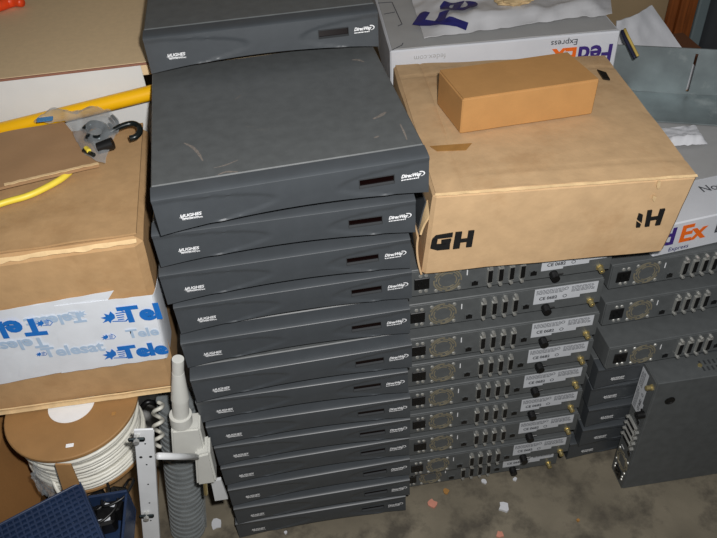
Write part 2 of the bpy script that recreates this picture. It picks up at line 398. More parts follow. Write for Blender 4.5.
def modem(label, cat, mw, group, front=False, rear=False, feet=True, cap=True):
    o = thing('satellite_modem', label, cat, group=group); o.matrix_world = mw
    mesh_obj('chassis', MM['chassis'], M_CH, o); bz = mesh_obj('bezel', MM['bezel'], M_BZ, o)
    if feet:
        for x in (-.13, .13):
            for y in (.045, .26): mesh_obj('foot', MM['foot'], M_BK, o, T(x, y, 0))
    if front:
        d = mesh_obj('display_frame', MM['display_frame'], M_SILL, o); mesh_obj('display_window', MM['display_window'], M_RED, d)
        lg = mesh_obj('brand_lettering', text_mesh('HUGHES', .0062, .0002, .25, 1.05), M_WP, o, T(-.126, -.0004, .0350) @ FX)
        mesh_obj('underline', MM['wing'], M_WP, lg, FX.inverted() @ T(-.0135, 0, -.0018))
        mesh_obj('small_lettering', text_mesh('NETWORK SYSTEMS', .0026, .00008, .1), M_WP, lg, T(.0015, -.0052, 0))
        pl = mesh_obj('product_lettering', text_mesh('DirecWay', .0068, .0003, .35, .86), M_WP, o, T(.1425, -.0004, .0408) @ FX)
        mesh_obj('swoosh', MM['swoosh'], M_WP, pl, FX.inverted() @ T(.0125, 0, .0005))
        mesh_obj('fine_print', MM['bars'], M_WP, pl, FX.inverted())
    if rear:
        yb = Dm-.0012
        mesh_obj('rear_panel', MM['rear_panel'], M_RP, o)
        def R(n, s, z, m, key=None, par=None, dy=0):
            return mesh_obj(n, MM[key or n], m, o, T(hw-s, yb+dy, z))
        R('power_socket', .023, .0400, M_BK)
        for s, z in ((.021, .0555), (.030, .0555), (.021, .0235), (.030, .0235)): R('panel_screw', s, z, M_ST)
        R('fan_hole', .064, .0395, M_RP); R('fan_grille', .064, .0395, M_GOLD)
        for s, z in ((.046, .0580), (.083, .0580), (.046, .0205), (.083, .0205)): R('panel_screw', s, z, M_ST)
        R('slit', .095, .050, M_WP)
        j = R('phone_jack', .108, .0255, M_RP, 'jack_frame'); mesh_obj('socket_hole', MM['jack_hole'], M_BK, j)
        for s in (.131, .1485, .166, .1835):
            p_ = R('serial_port', s, .0395, M_ST, 'serial_shell'); mesh_obj('pin_face', MM['serial_plug'], M_BK, p_)
            for z in (.0192, -.0192): mesh_obj('jack_screw', MM['jack_screw'], M_ST, p_, T(0, 0, z))
        j = R('network_jack', .203, .029, M_RP, 'jack_frame'); mesh_obj('socket_hole', MM['jack_hole'], M_BK, j)
        l = R('rating_label', .2150, .0640, M_LAB, 'label')
        mesh_obj('fine_print', MM['fine_print'], M_INK, l)
        mesh_obj('lettering', text_mesh('CE 0682', .0092, .0003, 0, .95), M_INK, l, T(-.024, .0006, -.0225) @ RX)
        c = R('coax_connector', .2365, .0215, M_BK, 'coax_cap') if cap else R('coax_connector', .2365, .0235, M_BR, 'coax_jack')
        if cap: mesh_obj('cap_strap', MM['cap_strap'], M_BK, c)
        R('coax_connector', .3125, .0225, M_BR, 'coax_jack')
    return o
def zrot(x, y, z, a): return T(x, y, z) @ Matrix.Rotation(a, 4, 'Z')
ORD = ['topmost', 'second', 'third', 'fourth', 'fifth', 'sixth', 'seventh', 'eighth', 'ninth', 'tenth', 'eleventh', 'twelfth', 'thirteenth', 'bottom']
FRONT = [(.0112, .2652, .0079), (.0217, -.0242, .0455), (.006, -.0102, -.0029), (-.0001, -.0072, .0109), (.0038, .0011, .0109), (-.0002, -.004, .0057),
         (.0002, -.015, .0121), (-.0053, -.0055, -.0147), (-.0017, -.0048, -.0172), (-.0006, .0022, -.0169), (-.0009, .0086, -.0002), (.0004, .0085, .0078), (-.0002, .0085, -.0007), (-.0071, .0168, -.0065)]
EXTRA = {0: 'topmost dark grey modem, set back on the counter behind the tall stack', 1: 'dark grey modem with its whole dusty top bare, second in the tall stack', 13: 'bottom dark grey modem of the tall stack, front outward, on the floor'}
for i, (x, y, a) in enumerate(FRONT):
    lab = EXTRA.get(i, 'dark grey modem, front outward, %s from the top of the tall stack' % ORD[i])
    modem(lab, 'modem', zrot(x, y, (13-i)*Hm, a), 'modems in the tall stack with fronts outward', front=True)
top2 = [o_ for o_ in COL.objects if o_.name == 'satellite_modem.001'][0]
M_SCF = mat('scuff dust', srgb(116, 109, 103), .8, 0, .3, 300)
bpy.context.view_layer.update(); inv2 = top2.matrix_world.inverted()
for pts, wd_ in (([(184, 143), (192, 147), (198, 153), (203, 161)], .0028), ([(214, 168), (226, 165), (238, 160)], .0012), ([(218, 175), (226, 172), (238, 172)], .0020), ([(373, 119), (380, 116), (386, 112)], .0034), ([(374, 138), (379, 136)], .0016), ([(352, 60), (358, 60), (364, 62)], .0026), ([(235, 100), (241, 95)], .0008), ([(407, 140), (404, 132), (400, 124)], .0014)):
    P = [inv2 @ onz(a, b, 13*Hm) for a, b in pts]; P = smooth_path(P, 4); bm = bmesh.new(); rows = []
    for k, p_ in enumerate(P):
        t_ = (P[min(k+1, len(P)-1)]-P[max(k-1, 0)]).normalized(); n_ = Vector((-t_.y, t_.x, 0)); w_ = wd_*(.35+.65*math.sin(math.pi*(k+.4)/(len(P)-.2)))*random.uniform(.6, 1.1)
        rows.append([bm.verts.new((p_.x+n_.x*w_*q_, p_.y+n_.y*w_*q_, Hm+.00015)) for q_ in (-1, 1)])
    for a, b in zip(rows, rows[1:]): bm.faces.new((a[0], a[1], b[1], b[0]))
    mesh_obj('scuff', from_bm('scuff', bm), M_SCF, top2)
RU = [(.0084, .0141), (.0007, .0078), (-.0001, -.0037), (.0012, -.0022), (.0007, -.0028), (.0013, -.0047), (.0031, -.0071), (-.0029, -.0098), (-.0124, .0083)]
for i, (dx, dy) in enumerate(RU):
    w = ORD[i] + ' of' if i == 0 else ('bottom of' if i == 8 else ORD[i] + ' from the top of')
    a = math.pi-.0092; ca = .334+dx; cy = .0538+dy
    o = Vector((ca, cy, 0)) - Matrix.Rotation(a, 3, 'Z') @ Vector((0, Dm, 0))
    modem('grey modem, ports outward, %s stack under the GH carton' % w, 'modem', zrot(o.x, o.y, (8-i)*Hm, a), 'modems stacked with their ports outward', rear=True)
TH = [(.547, .088, 8), (.539, .068, 7), (.540, .026, 6)]
for i, (sx, y, k) in enumerate(TH):
    a = math.pi+.015; cx = sx - .023 + hw
    o = Vector((cx, y, 0)) - Matrix.Rotation(a, 3, 'Z') @ Vector((0, Dm, 0))
    modem('grey modem, ports outward, %s of stack under the white carton' % ('topmost' if i == 0 else ORD[i] + ' from the top'), 'modem', zrot(o.x, o.y, (k-1)*Hm, a), 'modems under the white carton', rear=True)
for i, (lx, y, k) in enumerate([(.552, .038, 5), (.555, .049, 4), (.561, .050, 3), (.560, .052, 2), (.550, .068, 1)]):
    w = ['fourth from the top', 'fifth from the top', 'sixth from the top', 'seventh from the top', 'bottom'][i]
    modem('dark modem, front outward, %s in stack beside upright modem' % w, 'modem', zrot(lx-.0375+hw, y, (k-1)*Hm, 0), 'dark modems low in the stack beside the upright modem', front=True)
# modem standing on its side
Ms = Matrix(((0, -1, 0, 0), (0, 0, 1, 0), (-1, 0, 0, 0), (0, 0, 0, 1)))
up = modem('dark grey modem standing upright on its side on the concrete floor', 'modem', T(.597+Dm, -.018-GAP, hw) @ Matrix.Rotation(math.radians(-1.0), 4, 'Z') @ Ms, None, rear=True, feet=False)
for x, y in ((-.112, .298), (-.112, .06), (.112, .06)):
    f = mesh_obj('foot_cup', lathe('foot_cup', [(.0095, 0), (.0095, -.0012), (.0072, -.0014), (.0062, -.0004), (.0005, -.0004)], 20), M_BK, up, T(x, y, GAP))
bm = bmesh.new()
for k in range(22):
    for r in range(2): box_bm(bm, -hw+.0002, -hw+.0010, .06+k*.0085, .0632+k*.0085, .027+r*.014, .036+r*.014)
mesh_obj('side_vents', from_bm('side_vents', bm), M_SILL, up)
mesh_obj('side_screw', cyl('side_screw', (-hw-.001, .243, .04), (-hw+.001, .243, .04), .004, None, 10), M_BR, up)

# ------------------------------------------------------------------ carton marked GH
zb = 9*Hm + .0028; zt = zb + .143
B = [Vector((.197, .056, zb)), Vector((.566, .030, zb)), Vector((.600, .408, zb)), Vector((.228, .462, zb))]
Tt = [Vector((.213, .062, zt)), Vector((.584, .024, zt)), Vector((.609, .405, zt)), Vector((.235, .466, zt))]
Bv = [B[0].copy(), B[1].copy(), B[2].copy(), B[3].copy()]
gh = thing('corrugated_carton', 'large worn tan carton printed GH on its front, small box on top', 'box', (.4, .24, zb))
def gpart(n, me, m, par=None):
    o = mesh_obj(n, me, m, par or gh)
    if par is None: o.matrix_parent_inverse = Matrix.Translation((-.4, -.24, -zb))
    return o
gpart('body', hexa('body', B, Tt, .005, 14, .0022, 3), M_CB)
# creased seam flaps: the left edge panel and the far edge panel lie on the top
def topq(u0, u1, v0, v1, lift, am=.001):
    return lambda u, v: (lambda p: p + Vector((0, 0, lift + am*noise.noise(p*25))))(quad(Tt, u0+(u1-u0)*u, v0+(v1-v0)*v))
def ghtop(u, v):
    p = quad(Tt, .010+.98*u, .010+.98*v); w = noise.noise(Vector((u*3, v*3, 2)))*.006
    g = .0016*math.exp(-((u-.118-w)/.006)**2) + .0014*math.exp(-((v-.87-w)/.007)**2) + .0010*math.exp(-((v-.10-w)/.010)**2)*(u > .12)
    return p + Vector((0, 0, .0034 - g + .0011*noise.noise(p*22) - .0025*max(0, 1-12*min(u, 1-u, v, 1-v))))
gpart('top_panel', sheet('top_panel', ghtop, 110, 70, .0022), M_CB)
gpart('tape', sheet('tape', lambda u, v: quad([onz(430, 146, zt+.0046), onz(472, 143, zt+.0046), onz(466, 150, zt+.0046), onz(437, 151, zt+.0046)], u, v), 6, 3, .0006), M_TAPE)
# light worn front top edge
def fe(u, v):
    u = .006+.985*u; p = Tt[0]*(1-u)+Tt[1]*u; w = .35+.65*abs(noise.noise(Vector((u*17, 4, 0))))
    return p + Vector((0, -.0016+.0034*v, .0016-.0048*(1-v)*w + .0010*noise.noise(Vector((u*14, 2, 0)))))
gpart('worn_edge', sheet('worn_edge', fe, 80, 2, .0005), M_CORE)
# letters on the front: slanted slab letters
def frontpt(px, py): return onpatch([B[0], B[1], Tt[1], Tt[0]], px, py, 0)
def slab(name, polys_px, m, par):
    bm = bmesh.new()
    for poly in polys_px:
        q = [frontpt(*p_) for p_ in poly]; nn = q[0][1]
        if nn.y > 0: nn = -nn
        a = [bm.verts.new(p_[0]+nn*.0034) for p_ in q]; b = [bm.verts.new(p_[0]+nn*.0010) for p_ in q]
        bm.faces.new(a); bm.faces.new(b)
        for k in range(len(a)): bm.faces.new((a[k], a[(k+1) % len(a)], b[(k+1) % len(a)], b[k]))
    return gpart(name, from_bm(name, bm), m, par)
cx = lambda pts: [(400+x/4.98, 170+y/4.98) for x, y in pts]
slab('letter_g', [cx([(178, 322), (262, 308), (259, 328), (160, 340)]), cx([(158, 344), (186, 340), (180, 368), (150, 385)]), cx([(150, 385), (180, 366), (222, 364), (245, 388), (185, 394)]),
                  cx([(222, 366), (250, 342), (245, 388)]), cx([(205, 345), (254, 338), (250, 356), (204, 362)])], M_INKB, None)
slab('letter_h', [cx([(276, 306), (308, 303), (294, 384), (262, 388)]), cx([(340, 299), (369, 296), (355, 376), (327, 379)]), cx([(296, 341), (345, 335), (341, 350), (293, 356)])], M_INKB, None)
c2 = lambda pts: [(597+x/2.99, 80+y/2.99) for x, y in pts]
slab('letter_h', [c2([(150, 388), (163, 386), (154, 434), (141, 436)]), c2([(187, 384), (202, 382), (186, 430), (172, 432)]), c2([(158, 408), (192, 403), (188, 412), (156, 417)])], M_INKB, None)
slab('letter_stroke', [c2([(124, 396), (135, 400), (131, 424), (118, 414)]), c2([(117, 420), (129, 428), (126, 437), (115, 438)])], M_INKB, None)
slab('torn_patch', [c2([(180, 300), (188, 300), (186, 318), (178, 322), (176, 312)]), c2([(166, 342), (176, 346), (168, 362), (163, 352)])], M_CORE, None)
# burst corner: bulging side flap and the dark unit inside showing through the split
A0, A1, A2, A3 = Vector((.213, .064, zt-.004)), Vector((.186, .082, zb+.075)), Vector((.198, .058, zb+.001)), Vector((.212, .12, zt-.01))
def flapfn(u, v):
    top = Vector((.211, .066+.10*u, zt-.006-.03*(1-u))); mid = Vector((.181+.012*u, .066+.05*u, zb+.072)); bot = Vector((.1975+.003*u, .057+.09*u, zb+.002))
    return (top*(1-v)**2 + mid*2*v*(1-v)*1 + bot*v*v)
gpart('torn_flap', sheet('torn_flap', lambda u, v: flapfn(u, .45+.55*v), 8, 12, .003), M_CB)
gpart('torn_flap', sheet('torn_flap', lambda u, v: flapfn(u*.25, .0+.40*v), 4, 10, .003), M_CORE)
gpart('inner_wrap', sheet('inner_wrap', lambda u, v: Vector((.1945+.012*(1-v)-.004*math.sin(v*3), .075+.10*u, zt-.02-.095*v)), 6, 8, .002), M_BZ)

# small box on the carton
zs = zt + .0058
sb = thing('small_carton', 'small plain tan box lying on the large carton marked GH', 'box', (.4, .26, zs))
b0, b1, b3 = onz(460, 134, zs), onz(592, 114, zs), onz(437, 104, zs); b2 = b1 + (b3-b0)
hh = .058
tp = [p_ + Vector((.002, 0, hh)) for p_ in (b0, b1, b2, b3)]
def spart(n, me, m):
    o = mesh_obj(n, me, m, sb); o.matrix_parent_inverse = Matrix.Translation((-.4, -.26, -zs)); return o
spart('body', hexa('body', [b0, b1, b2, b3], tp, .0018, 8, .0006, 5), M_CB3)
spart('flap', sheet('flap', lambda u, v: quad(tp, .006+.988*u, .008+.984*v)+Vector((0, 0, .0018)), 8, 4, .0016), M_CB3)
e0 = (b1-b0); 
spart('tuck_tab', sheet('tuck_tab', lambda u, v: b1 + (b2-b1)*(.15+.7*u) + Vector((.002, 0, .006+.044*v)), 3, 3, .0012), M_CB3)
tag(mesh_obj('dark_clip', prism('dark_clip', [(p_.x, p_.y) for p_ in (onz(597, 70, zt+.006), onz(606, 73, zt+.006), onz(610, 80, zt+.006), onz(603, 79, zt+.006))], zt+.005, zt+.0075), M_BK), 'small dark grey plastic clip beside the small plain tan box', 'clip')

# ------------------------------------------------------------------ white cartons
zf0, zf1 = .665, .765
p0, p1 = onz(390, 51.5, zf1), onz(621, 31, zf1); ax = (p1-p0).normalized(); ay = Vector((-ax.y, ax.x, 0)); wv = (p1-p0).length
sup = thing('support_carton', 'plain brown carton hidden below the white courier carton', 'box', (.5, .66, 0))
q = [p0+ax*.01+ay*.01, p1-ax*.03+ay*.01, p1-ax*.03+ay*.30, p0+ax*.01+ay*.30]
o = mesh_obj('body', hexa('body', [Vector((v.x, v.y, 0)) for v in q], [Vector((v.x, v.y, zf0-.004)) for v in q], .004, 6, .0), M_CB2, sup); o.matrix_parent_inverse = Matrix.Translation((-.5, -.66, 0))
o = mesh_obj('flap', sheet('flap', lambda u, v: quad([Vector((w.x, w.y, zf0-.0005)) for w in q], u*.98+.01, v*.98+.01), 2, 2, .002), M_CB2, sup); o.matrix_parent_inverse = Matrix.Translation((-.5, -.66, 0))
fb = thing('courier_carton', 'flat white courier carton lying upside down behind the GH carton', 'box', p0)
q = [p0, p1, p1+ay*.33, p0+ay*.33]
def fpart(n, me, m, mw=None):
    o = mesh_obj(n, me, m, fb)
    o.matrix_parent_inverse = Matrix.Translation(-p0)
    if mw is not None: o.matrix_basis = mw
    return o
fpart('body', hexa('body', [Vector((v.x, v.y, zf0)) for v in q], [Vector((v.x, v.y, zf1)) for v in q], .0025, 10, .0012, 9), M_FX)
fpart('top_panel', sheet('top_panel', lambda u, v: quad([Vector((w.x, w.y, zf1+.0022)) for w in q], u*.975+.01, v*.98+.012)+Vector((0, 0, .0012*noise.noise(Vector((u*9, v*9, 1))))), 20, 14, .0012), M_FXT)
fc = lambda s, z: p0 + ax*s - ay*.0022 + Vector((0, 0, z-zf1))
fpart('lettering', text_mesh('Fed', .048, .0014, 0, .95), M_PUR, frame(fc(wv*.900, zf1-.038), -ax, (0, 0, -1)))
fpart('lettering', text_mesh('Ex', .048, .0014, 0, .95), M_ORG, frame(fc(wv*.765, zf1-.038), -ax, (0, 0, -1)))
fpart('small_lettering', text_mesh('Express', .016, .0001), M_INK, frame(fc(wv*.755, zf1-.0115), -ax, (0, 0, -1)))
fpart('small_lettering', text_mesh('fedex.com', .014, 0), M_FXT, frame(fc(wv*.17, zf1-.016), -ax, (0, 0, -1)))
# cut lines of a document pouch on the left top
bm = bmesh.new()
for a, b in (((378, 3), (392, 2)), ((392, 2), (402, 24)), ((384, 14), (395, 12)), ((402, 24), (398, 26)), ((392, 50), (402, 45)), ((402, 45), (403, 43))):
    tube_bm(bm, [onz(a[0], a[1], zf1+.0036), onz(b[0], b[1], zf1+.0036)], .0007, 5)
fpart('cut_lines', from_bm('cut_lines', bm), M_INK)
# courier bag on it
bq = [onz(424, 39, zf1+.004), onz(612, 14, zf1+.004), onz(606, -40, zf1+.004), onz(404, -22, zf1+.004)]
def bagfn(u, v):
    p = quad(bq, u, v); e = min(u, 1-u, v*1.2, 1-v)
    h = .012*min(1, e*7) + .012*noise.noise(Vector((u*5, v*4, 2)))*min(1, e*6) + .005*noise.noise(Vector((u*16, v*13, 5)))
    return p + Vector((0, -.010*noise.noise(Vector((u*6, 9, 0)))*(1-v), max(.0012, h+.002)))
cbg = thing('courier_bag', 'crumpled white courier bag with purple letters on the upside-down white carton', 'bag', onz(500, 20, zf1))
def bpart(n, me, m):
    o = mesh_obj(n, me, m, cbg); o.matrix_parent_inverse = Matrix.Translation(-onz(500, 20, zf1)); return o
bpart('bag_sheet', sheet('bag_sheet', bagfn, 48, 26, .001), M_BAG)
def letter_on_bag(s, m, org, rt, upv, size, sx=1):
    me0 = text_mesh(s, size, size*.028, 0, sx); bm = bmesh.new(); bm.from_mesh(me0); bmesh.ops.triangulate(bm, faces=bm.faces[:]); bmesh.ops.subdivide_edges(bm, edges=bm.edges[:], cuts=5, use_grid_fill=True); me = bpy.data.meshes.new('lettering'); bm.to_mesh(me); bm.free(); fm = frame(org, rt, upv)
    # drape: drop each vertex on the bag surface
    for v in me.vertices:
        w = fm @ v.co
        # invert the bilinear map approximately
        best = None; u_, v_ = .2, .4
        for it in range(12):
            p = quad(bq, u_, v_); du = (quad(bq, u_+.01, v_)-p)/.01; dv = (quad(bq, u_, v_+.01)-p)/.01
            det = du.x*dv.y-du.y*dv.x; ex, ey = w.x-p.x, w.y-p.y
            u_ += (ex*dv.y-ey*dv.x)/det; v_ += (du.x*ey-du.y*ex)/det
        u_ = min(.99, max(.01, u_)); v_ = min(.99, max(.01, v_))
        v.co = Vector((w.x, w.y, bagfn(u_, v_).z+.0028))
    return bpart('lettering', me, m)
fo = onz(449, 15, zf1+.012); fd = onz(452, 3, zf1+.012)-onz(440, 22, zf1+.012); fd.z = 0; fd.normalize()
letter_on_bag('Fe', M_NAVY, fo, fd, Vector((-fd.y, fd.x, 0)), .138, .9)
# crumpled tan scrap on the bag
c0 = onz(517, 5, zf1+.02)
bm = bmesh.new(); bmesh.ops.create_icosphere(bm, subdivisions=3, radius=1)
for v in bm.verts:
    k = 1+.35*noise.noise(v.co*2.2); v.co = Vector((c0.x+v.co.x*.036*k, c0.y+.012+v.co.y*.024*k, zf1+.027+v.co.z*.009*k))
tag(mesh_obj('tape_wad', from_bm('tape_wad', bm, False), mat('tan paper', srgb(196, 170, 128), .7, 0, .2, 60, .4, 80)), 'crumpled wad of tan packing tape on the courier bag', 'tape')
# white carton on the right
zr0 = 8*Hm + .0006; zr1 = zr0 + .0655
r0 = Vector((.612, .0945, zr0)); rx = Vector((.995, .10, 0)).normalized(); ry = Vector((-rx.y, rx.x, 0)); r0 -= rx*.018
q = [r0, r0+rx*.45, r0+rx*.45+ry*.31, r0+ry*.31]
fr2 = thing('courier_carton', 'white courier carton with purple and orange letters on the short modem stack', 'box', r0)
def rpart(n, me, m, mw=None):
    o = mesh_obj(n, me, m, fr2); o.matrix_parent_inverse = Matrix.Translation(-r0)
    if mw is not None: o.matrix_basis = mw
    return o
rpart('body', hexa('body', [Vector((v.x, v.y, zr0)) for v in q], [Vector((v.x, v.y, zr1)) for v in q], .0022, 8, .0006, 4), M_FX)
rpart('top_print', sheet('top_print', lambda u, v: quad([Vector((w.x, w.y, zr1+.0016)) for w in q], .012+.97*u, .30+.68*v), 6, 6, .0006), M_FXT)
rf = lambda s, z: r0 + rx*s - ry*.0012 + Vector((0, 0, z-zr0))
rpart('lettering', text_mesh('Fed', .048, .0016, 0, 1), M_PUR, frame(rf(-.002, zr0+.038), rx, (0, 0, 1)))
rpart('lettering', text_mesh('Ex', .048, .0016, 0, 1), M_ORG, frame(rf(.064, zr0+.038), rx, (0, 0, 1)))
rpart('small_lettering', text_mesh('Express', .012, .0001), M_NAVY, frame(rf(.045, zr0+.011), rx, (0, 0, 1)))
rpart('small_lettering', text_mesh('E', .036, .0002), M_INK, frame(rf(.113, zr0+.038), rx, (0, 0, 1)))
rpart('small_lettering', text_mesh('Nov', .024, .0001), M_INK, frame(onz(709, 189, zr1)+Vector((.004, 0, .0026)), rx, ry))
# papers on it
e = [onz(652, 131, zr1+.003), onz(695, 127, zr1+.003), onz(707, 146, zr1+.003), onz(668, 148, zr1+.003)]
pk = thing('paper_packet', 'folded white paper packet lying on the white carton beneath the bracket', 'paper', onz(680, 130, zr1))
o = mesh_obj('wrapper', sheet('wrapper', lambda u, v: quad([e[3], e[2], e[1], e[0]], u, v)+Vector((0, 0, .001+.014*math.sin(math.pi*min(1, v*2.6))*min(1, 8*u, 8*(1-u))*(v < .385)+.003*noise.noise(Vector((u*9, v*7, 3)))+.003)), 20, 22, .0012), M_PAPER, pk); o.matrix_parent_inverse = Matrix.Translation(-onz(680, 130, zr1))
# galvanized bracket
g0 = onz(656, 116, zr1+.001); g1 = onz(717, 130, zr1+.001)
br = thing('steel_bracket', 'galvanized steel angle bracket with a long slot lying on the white carton', 'bracket', onz(690, 95, zr1))
k0 = onz(618, 92, zr1+.001); k1 = onz(717, 98, zr1+.001); dirb = (k1-k0).normalized(); nb = Vector((-dirb.y, dirb.x, 0))
k0 = k0 - dirb*.02; Lb = .30; wl = (k1-g1).length*.92; zb2 = zr1+.0035
fm = frame(k0 + Vector((0, 0, 0)), dirb, (0, 0, 1)); fm.translation = Vector((k0.x, k0.y, zb2))
# vertical flange is built around its slot, local x along the bracket, y up
Hf = .098; s0, s1 = .147, .1525
bm = bmesh.new()
box_bm(bm, 0, s0, 0, Hf, -.0015, .0015); box_bm(bm, s1, Lb, 0, Hf, -.0015, .0015); box_bm(bm, s0, s1, 0, .008, -.0015, .0015); box_bm(bm, s0, s1, .088, Hf, -.0015, .0015)
def brp(n, me, m=M_GALV):
    o = mesh_obj(n, me, m, br); o.matrix_parent_inverse = Matrix.Translation(-onz(690, 95, zr1)); o.matrix_basis = fm; return o
brp('upright_flange', from_bm('upright_flange', bm))
brp('bend', tube('bend', [(0, .001, .0), (Lb, .001, .0)], .0030, 8, 0))
brp('base_flange', box('base_flange', 0, Lb, 0, .0028, 0, wl, .0004, 1))
# envelope leaning behind it
en = [ony(628, 62, .62), ony(692, 64, .60), ony(658, 14, .70), ony(618, 24, .66)]
pe = ony(655, 60, .62)
env = thing('mailing_envelope', 'wrinkled white mailing envelope standing behind the steel bracket', 'envelope', pe)
def envfn(u, v):
    P = [Vector((.735, .60, .545)), Vector((.955, .585, .545)), ony(652, 5, .66), ony(617, 21, .60)]
    p = quad(P, u, v); return p + Vector((0, -.006*math.sin(math.pi*u)-.012*max(0, .3-abs(u-.30-.35*(1-v)))+.004*noise.noise(Vector((u*6, v*6, 1))), 0))
o = mesh_obj('sheet', sheet('sheet', envfn, 18, 18, .003), M_PAPER, env); o.matrix_parent_inverse = Matrix.Translation(-pe)
# dark and yellow strap end beside the white carton
s_ = [ony(622, 31, .50), ony(625, 38, .48), ony(630, 48, .46), ony(635, 58, .44)]
st = thing('strap', 'dark strap with yellow edge hanging off the upside-down white carton', 'strap', s_[0])
o = mesh_obj('dark_band', tube('dark_band', s_, [.0035]*19, 6), mat('navy strap', srgb(30, 32, 56), .6), st); o.matrix_parent_inverse = Matrix.Translation(-s_[0])
o = mesh_obj('yellow_band', tube('yellow_band', [p_+Vector((.006, .002, .002)) for p_ in s_], [.0028]*19, 6), mat('yellow strap', srgb(196, 170, 90), .6), st); o.matrix_parent_inverse = Matrix.Translation(-s_[0])
# block that carries bracket end, envelope
low = thing('lower_carton', 'brown carton hidden behind the white carton and bracket', 'box', (.88, .58, 0))
mesh_obj('body', box('body', -.16, .06, -.13, .16, 0, .540, .004), M_CB2, low)
mesh_obj('flap', box('flap', -.158, .058, -.128, .158, .5405, .543, .001), M_CB2, low)

# ------------------------------------------------------------------ carton with printed tape on the left
ZT, ZB2 = .785, .4915
Bt = [Vector((-.565, .012, ZB2)), Vector((-.191, .004, ZB2)), Vector((-.198, .296, ZB2)), Vector((-.565, .300, ZB2))]
Ttl = [Vector((-.565, -.006, ZT)), Vector((-.175, -.002, ZT)), Vector((-.183, .286, ZT)), Vector((-.565, .286, ZT))]
tc_ = thing('taped_carton', 'large brown carton sealed with white tape printed Telesat in blue', 'box', (-.38, .15, ZB2))
def tpart(n, me, m, mw=None):
    o = mesh_obj(n, me, m, tc_); o.matrix_parent_inverse = Matrix.Translation((.38, -.15, -ZB2))
    if mw is not None: o.matrix_basis = mw
    return o
tpart('body', hexa('body', Bt, Ttl, .010, 14, .002, 12), M_CB2)
tpart('top_flap', sheet('top_flap', lambda u, v: quad(Ttl, .01+.975*u, .035+.955*v)+Vector((0, 0, .0045+.0016*noise.noise(Vector((u*8, v*8, 4))))), 20, 16, .0028), M_CB2)
tpart('bottom_edge', sheet('bottom_edge', lambda u, v: Bt[0]*(1-u)+Bt[1]*u+Vector((-.002, -.004+.003*math.sin(3*v), .001+.012*v+.0015*noise.noise(Vector((u*12, 1, 0))))), 40, 3, .002), M_CORE)
tpart('worn_edge', sheet('worn_edge', lambda u, v: Ttl[0]*(1-u)+Ttl[1]*u+Vector((-.006*u, -.0018+.0034*v, -.002+.0035*v-(1-v)*.006*abs(noise.noise(Vector((u*15, 7, 0))))+.0016*noise.noise(Vector((u*12, 7, 0))))), 80, 3, .0008), M_CORE)
# tape: two overlapping strips on the front that fold round the corner
def tface(px, py, lift=.003): return onpatch([Bt[0], Bt[1], Ttl[1], Ttl[0]], px, py, lift)[0]
def tape(name, quadpx, lift):
    P = [tface(*p_, lift) for p_ in quadpx]
    return tpart(name, sheet(name, lambda u, v: quad(P, u, v)+Vector((0, -.0012*noise.noise(Vector((u*9, v*5, lift*999))), 0)), 24, 10, .0005), M_WTAPE)
tape('tape', [(-128, 407), (64, 369), (64, 297), (-112, 331)], .0046)
tape('tape', [(0, 376), (62, 370), (114, 288), (0, 308)], .0044)
tape('tape', [(62, 370), (166, 355), (152, 292), (55, 303)], .0058)
# the tape end wrapped round the right side
wr = [tface(166, 355, .0058), tface(152, 292, .0058)]
tpart('tape', sheet('tape', lambda u, v: (wr[0]*(1-v)+wr[1]*v)+Vector((.006*math.sin(u*1.57), .05*u*u+.002*u, 0)), 8, 4, .0005), M_WTAPE)
def ttext(s, px, py, size, m, ang=0, lift=.0072, off=.0011, sx=1, mirror=False):
    r_ = (Bt[1]-Bt[0]).normalized(); n = (Bt[1]-Bt[0]).cross(Ttl[0]-Bt[0]).normalized(); u_ = (Ttl[0]-Bt[0]).normalized()
    ca, sa = math.cos(ang), math.sin(ang); R_, U_ = r_*ca+u_*sa, u_*ca-r_*sa
    me = text_mesh(s, size, off, 0, sx)
    return tpart('lettering', me, m, frame(tface(px, py, lift), R_, U_))
def maple(px, py, size, m, ang=0, lift=.0072):
    """blue leaf blob with a swept outline beside the word"""
    c = tface(px, py, lift); r_ = Vector((1, 0, 0)); u_ = (Ttl[0]-Bt[0]).normalized(); ca, sa = math.cos(ang), math.sin(ang)
    R_, U_ = r_*ca+u_*sa, u_*ca-r_*sa; bm = bmesh.new()
    def poly(pts):
        bm.faces.new([bm.verts.new(c+R_*(x*size)+U_*(y*size)) for x, y in pts])
    poly([(-.9, -.1), (-1.2, .15), (-.8, .2), (-.85, .55), (-.55, .35), (-.35, .7), (-.15, .25), (-.2, -.1), (-.5, -.3), (-.65, -.6), (-.75, -.3), (-1.2, -.45)])
    for k in range(4):
        y = .45-.24*k; poly([(-.05, y), (.55-.06*k, y+.02), (.62-.06*k, y-.1), (-.05, y-.1)])
    poly([(-.5, -.45), (.5, -.62), (.95, -.15), (.85, -.12), (.45, -.5), (-.45, -.36)])
    poly([(.35, .72), (.8, .3), (.95, -.15), (.86, -.14), (.7, .3), (.3, .66)])
    return tpart('printed_leaf', from_bm('printed_leaf', bm), m)
A_ = math.radians(-1)
ttext('Tel', 141, 310, .042, M_BLUE, A_, off=.002); maple(118, 313, .018, M_BLUE, A_)
ttext('Tele', 144, 347, .036, M_BLUE, A_, off=.002); maple(119, 350, .018, M_BLUE, A_)
ttext('Tele', 143, 329, .024, M_PBLUE, A_, off=.0008); maple(110, 333, .009, M_BLUE, A_)
ttext('Telesat', -6, 326, .044, M_BLUE, math.pi+A_-.04, off=.002); maple(46, 319, .010, M_BLUE, 0)
ttext('Telesat', 56, 316, .026, M_PBLUE, math.pi+A_, off=.001, lift=.0068); maple(76, 311, .012, M_PBLUE, math.pi)
ttext('Telesat', 74, 346, .028, M_PBLUE, A_, off=.001); maple(43, 350, .007, M_BLUE, 0)
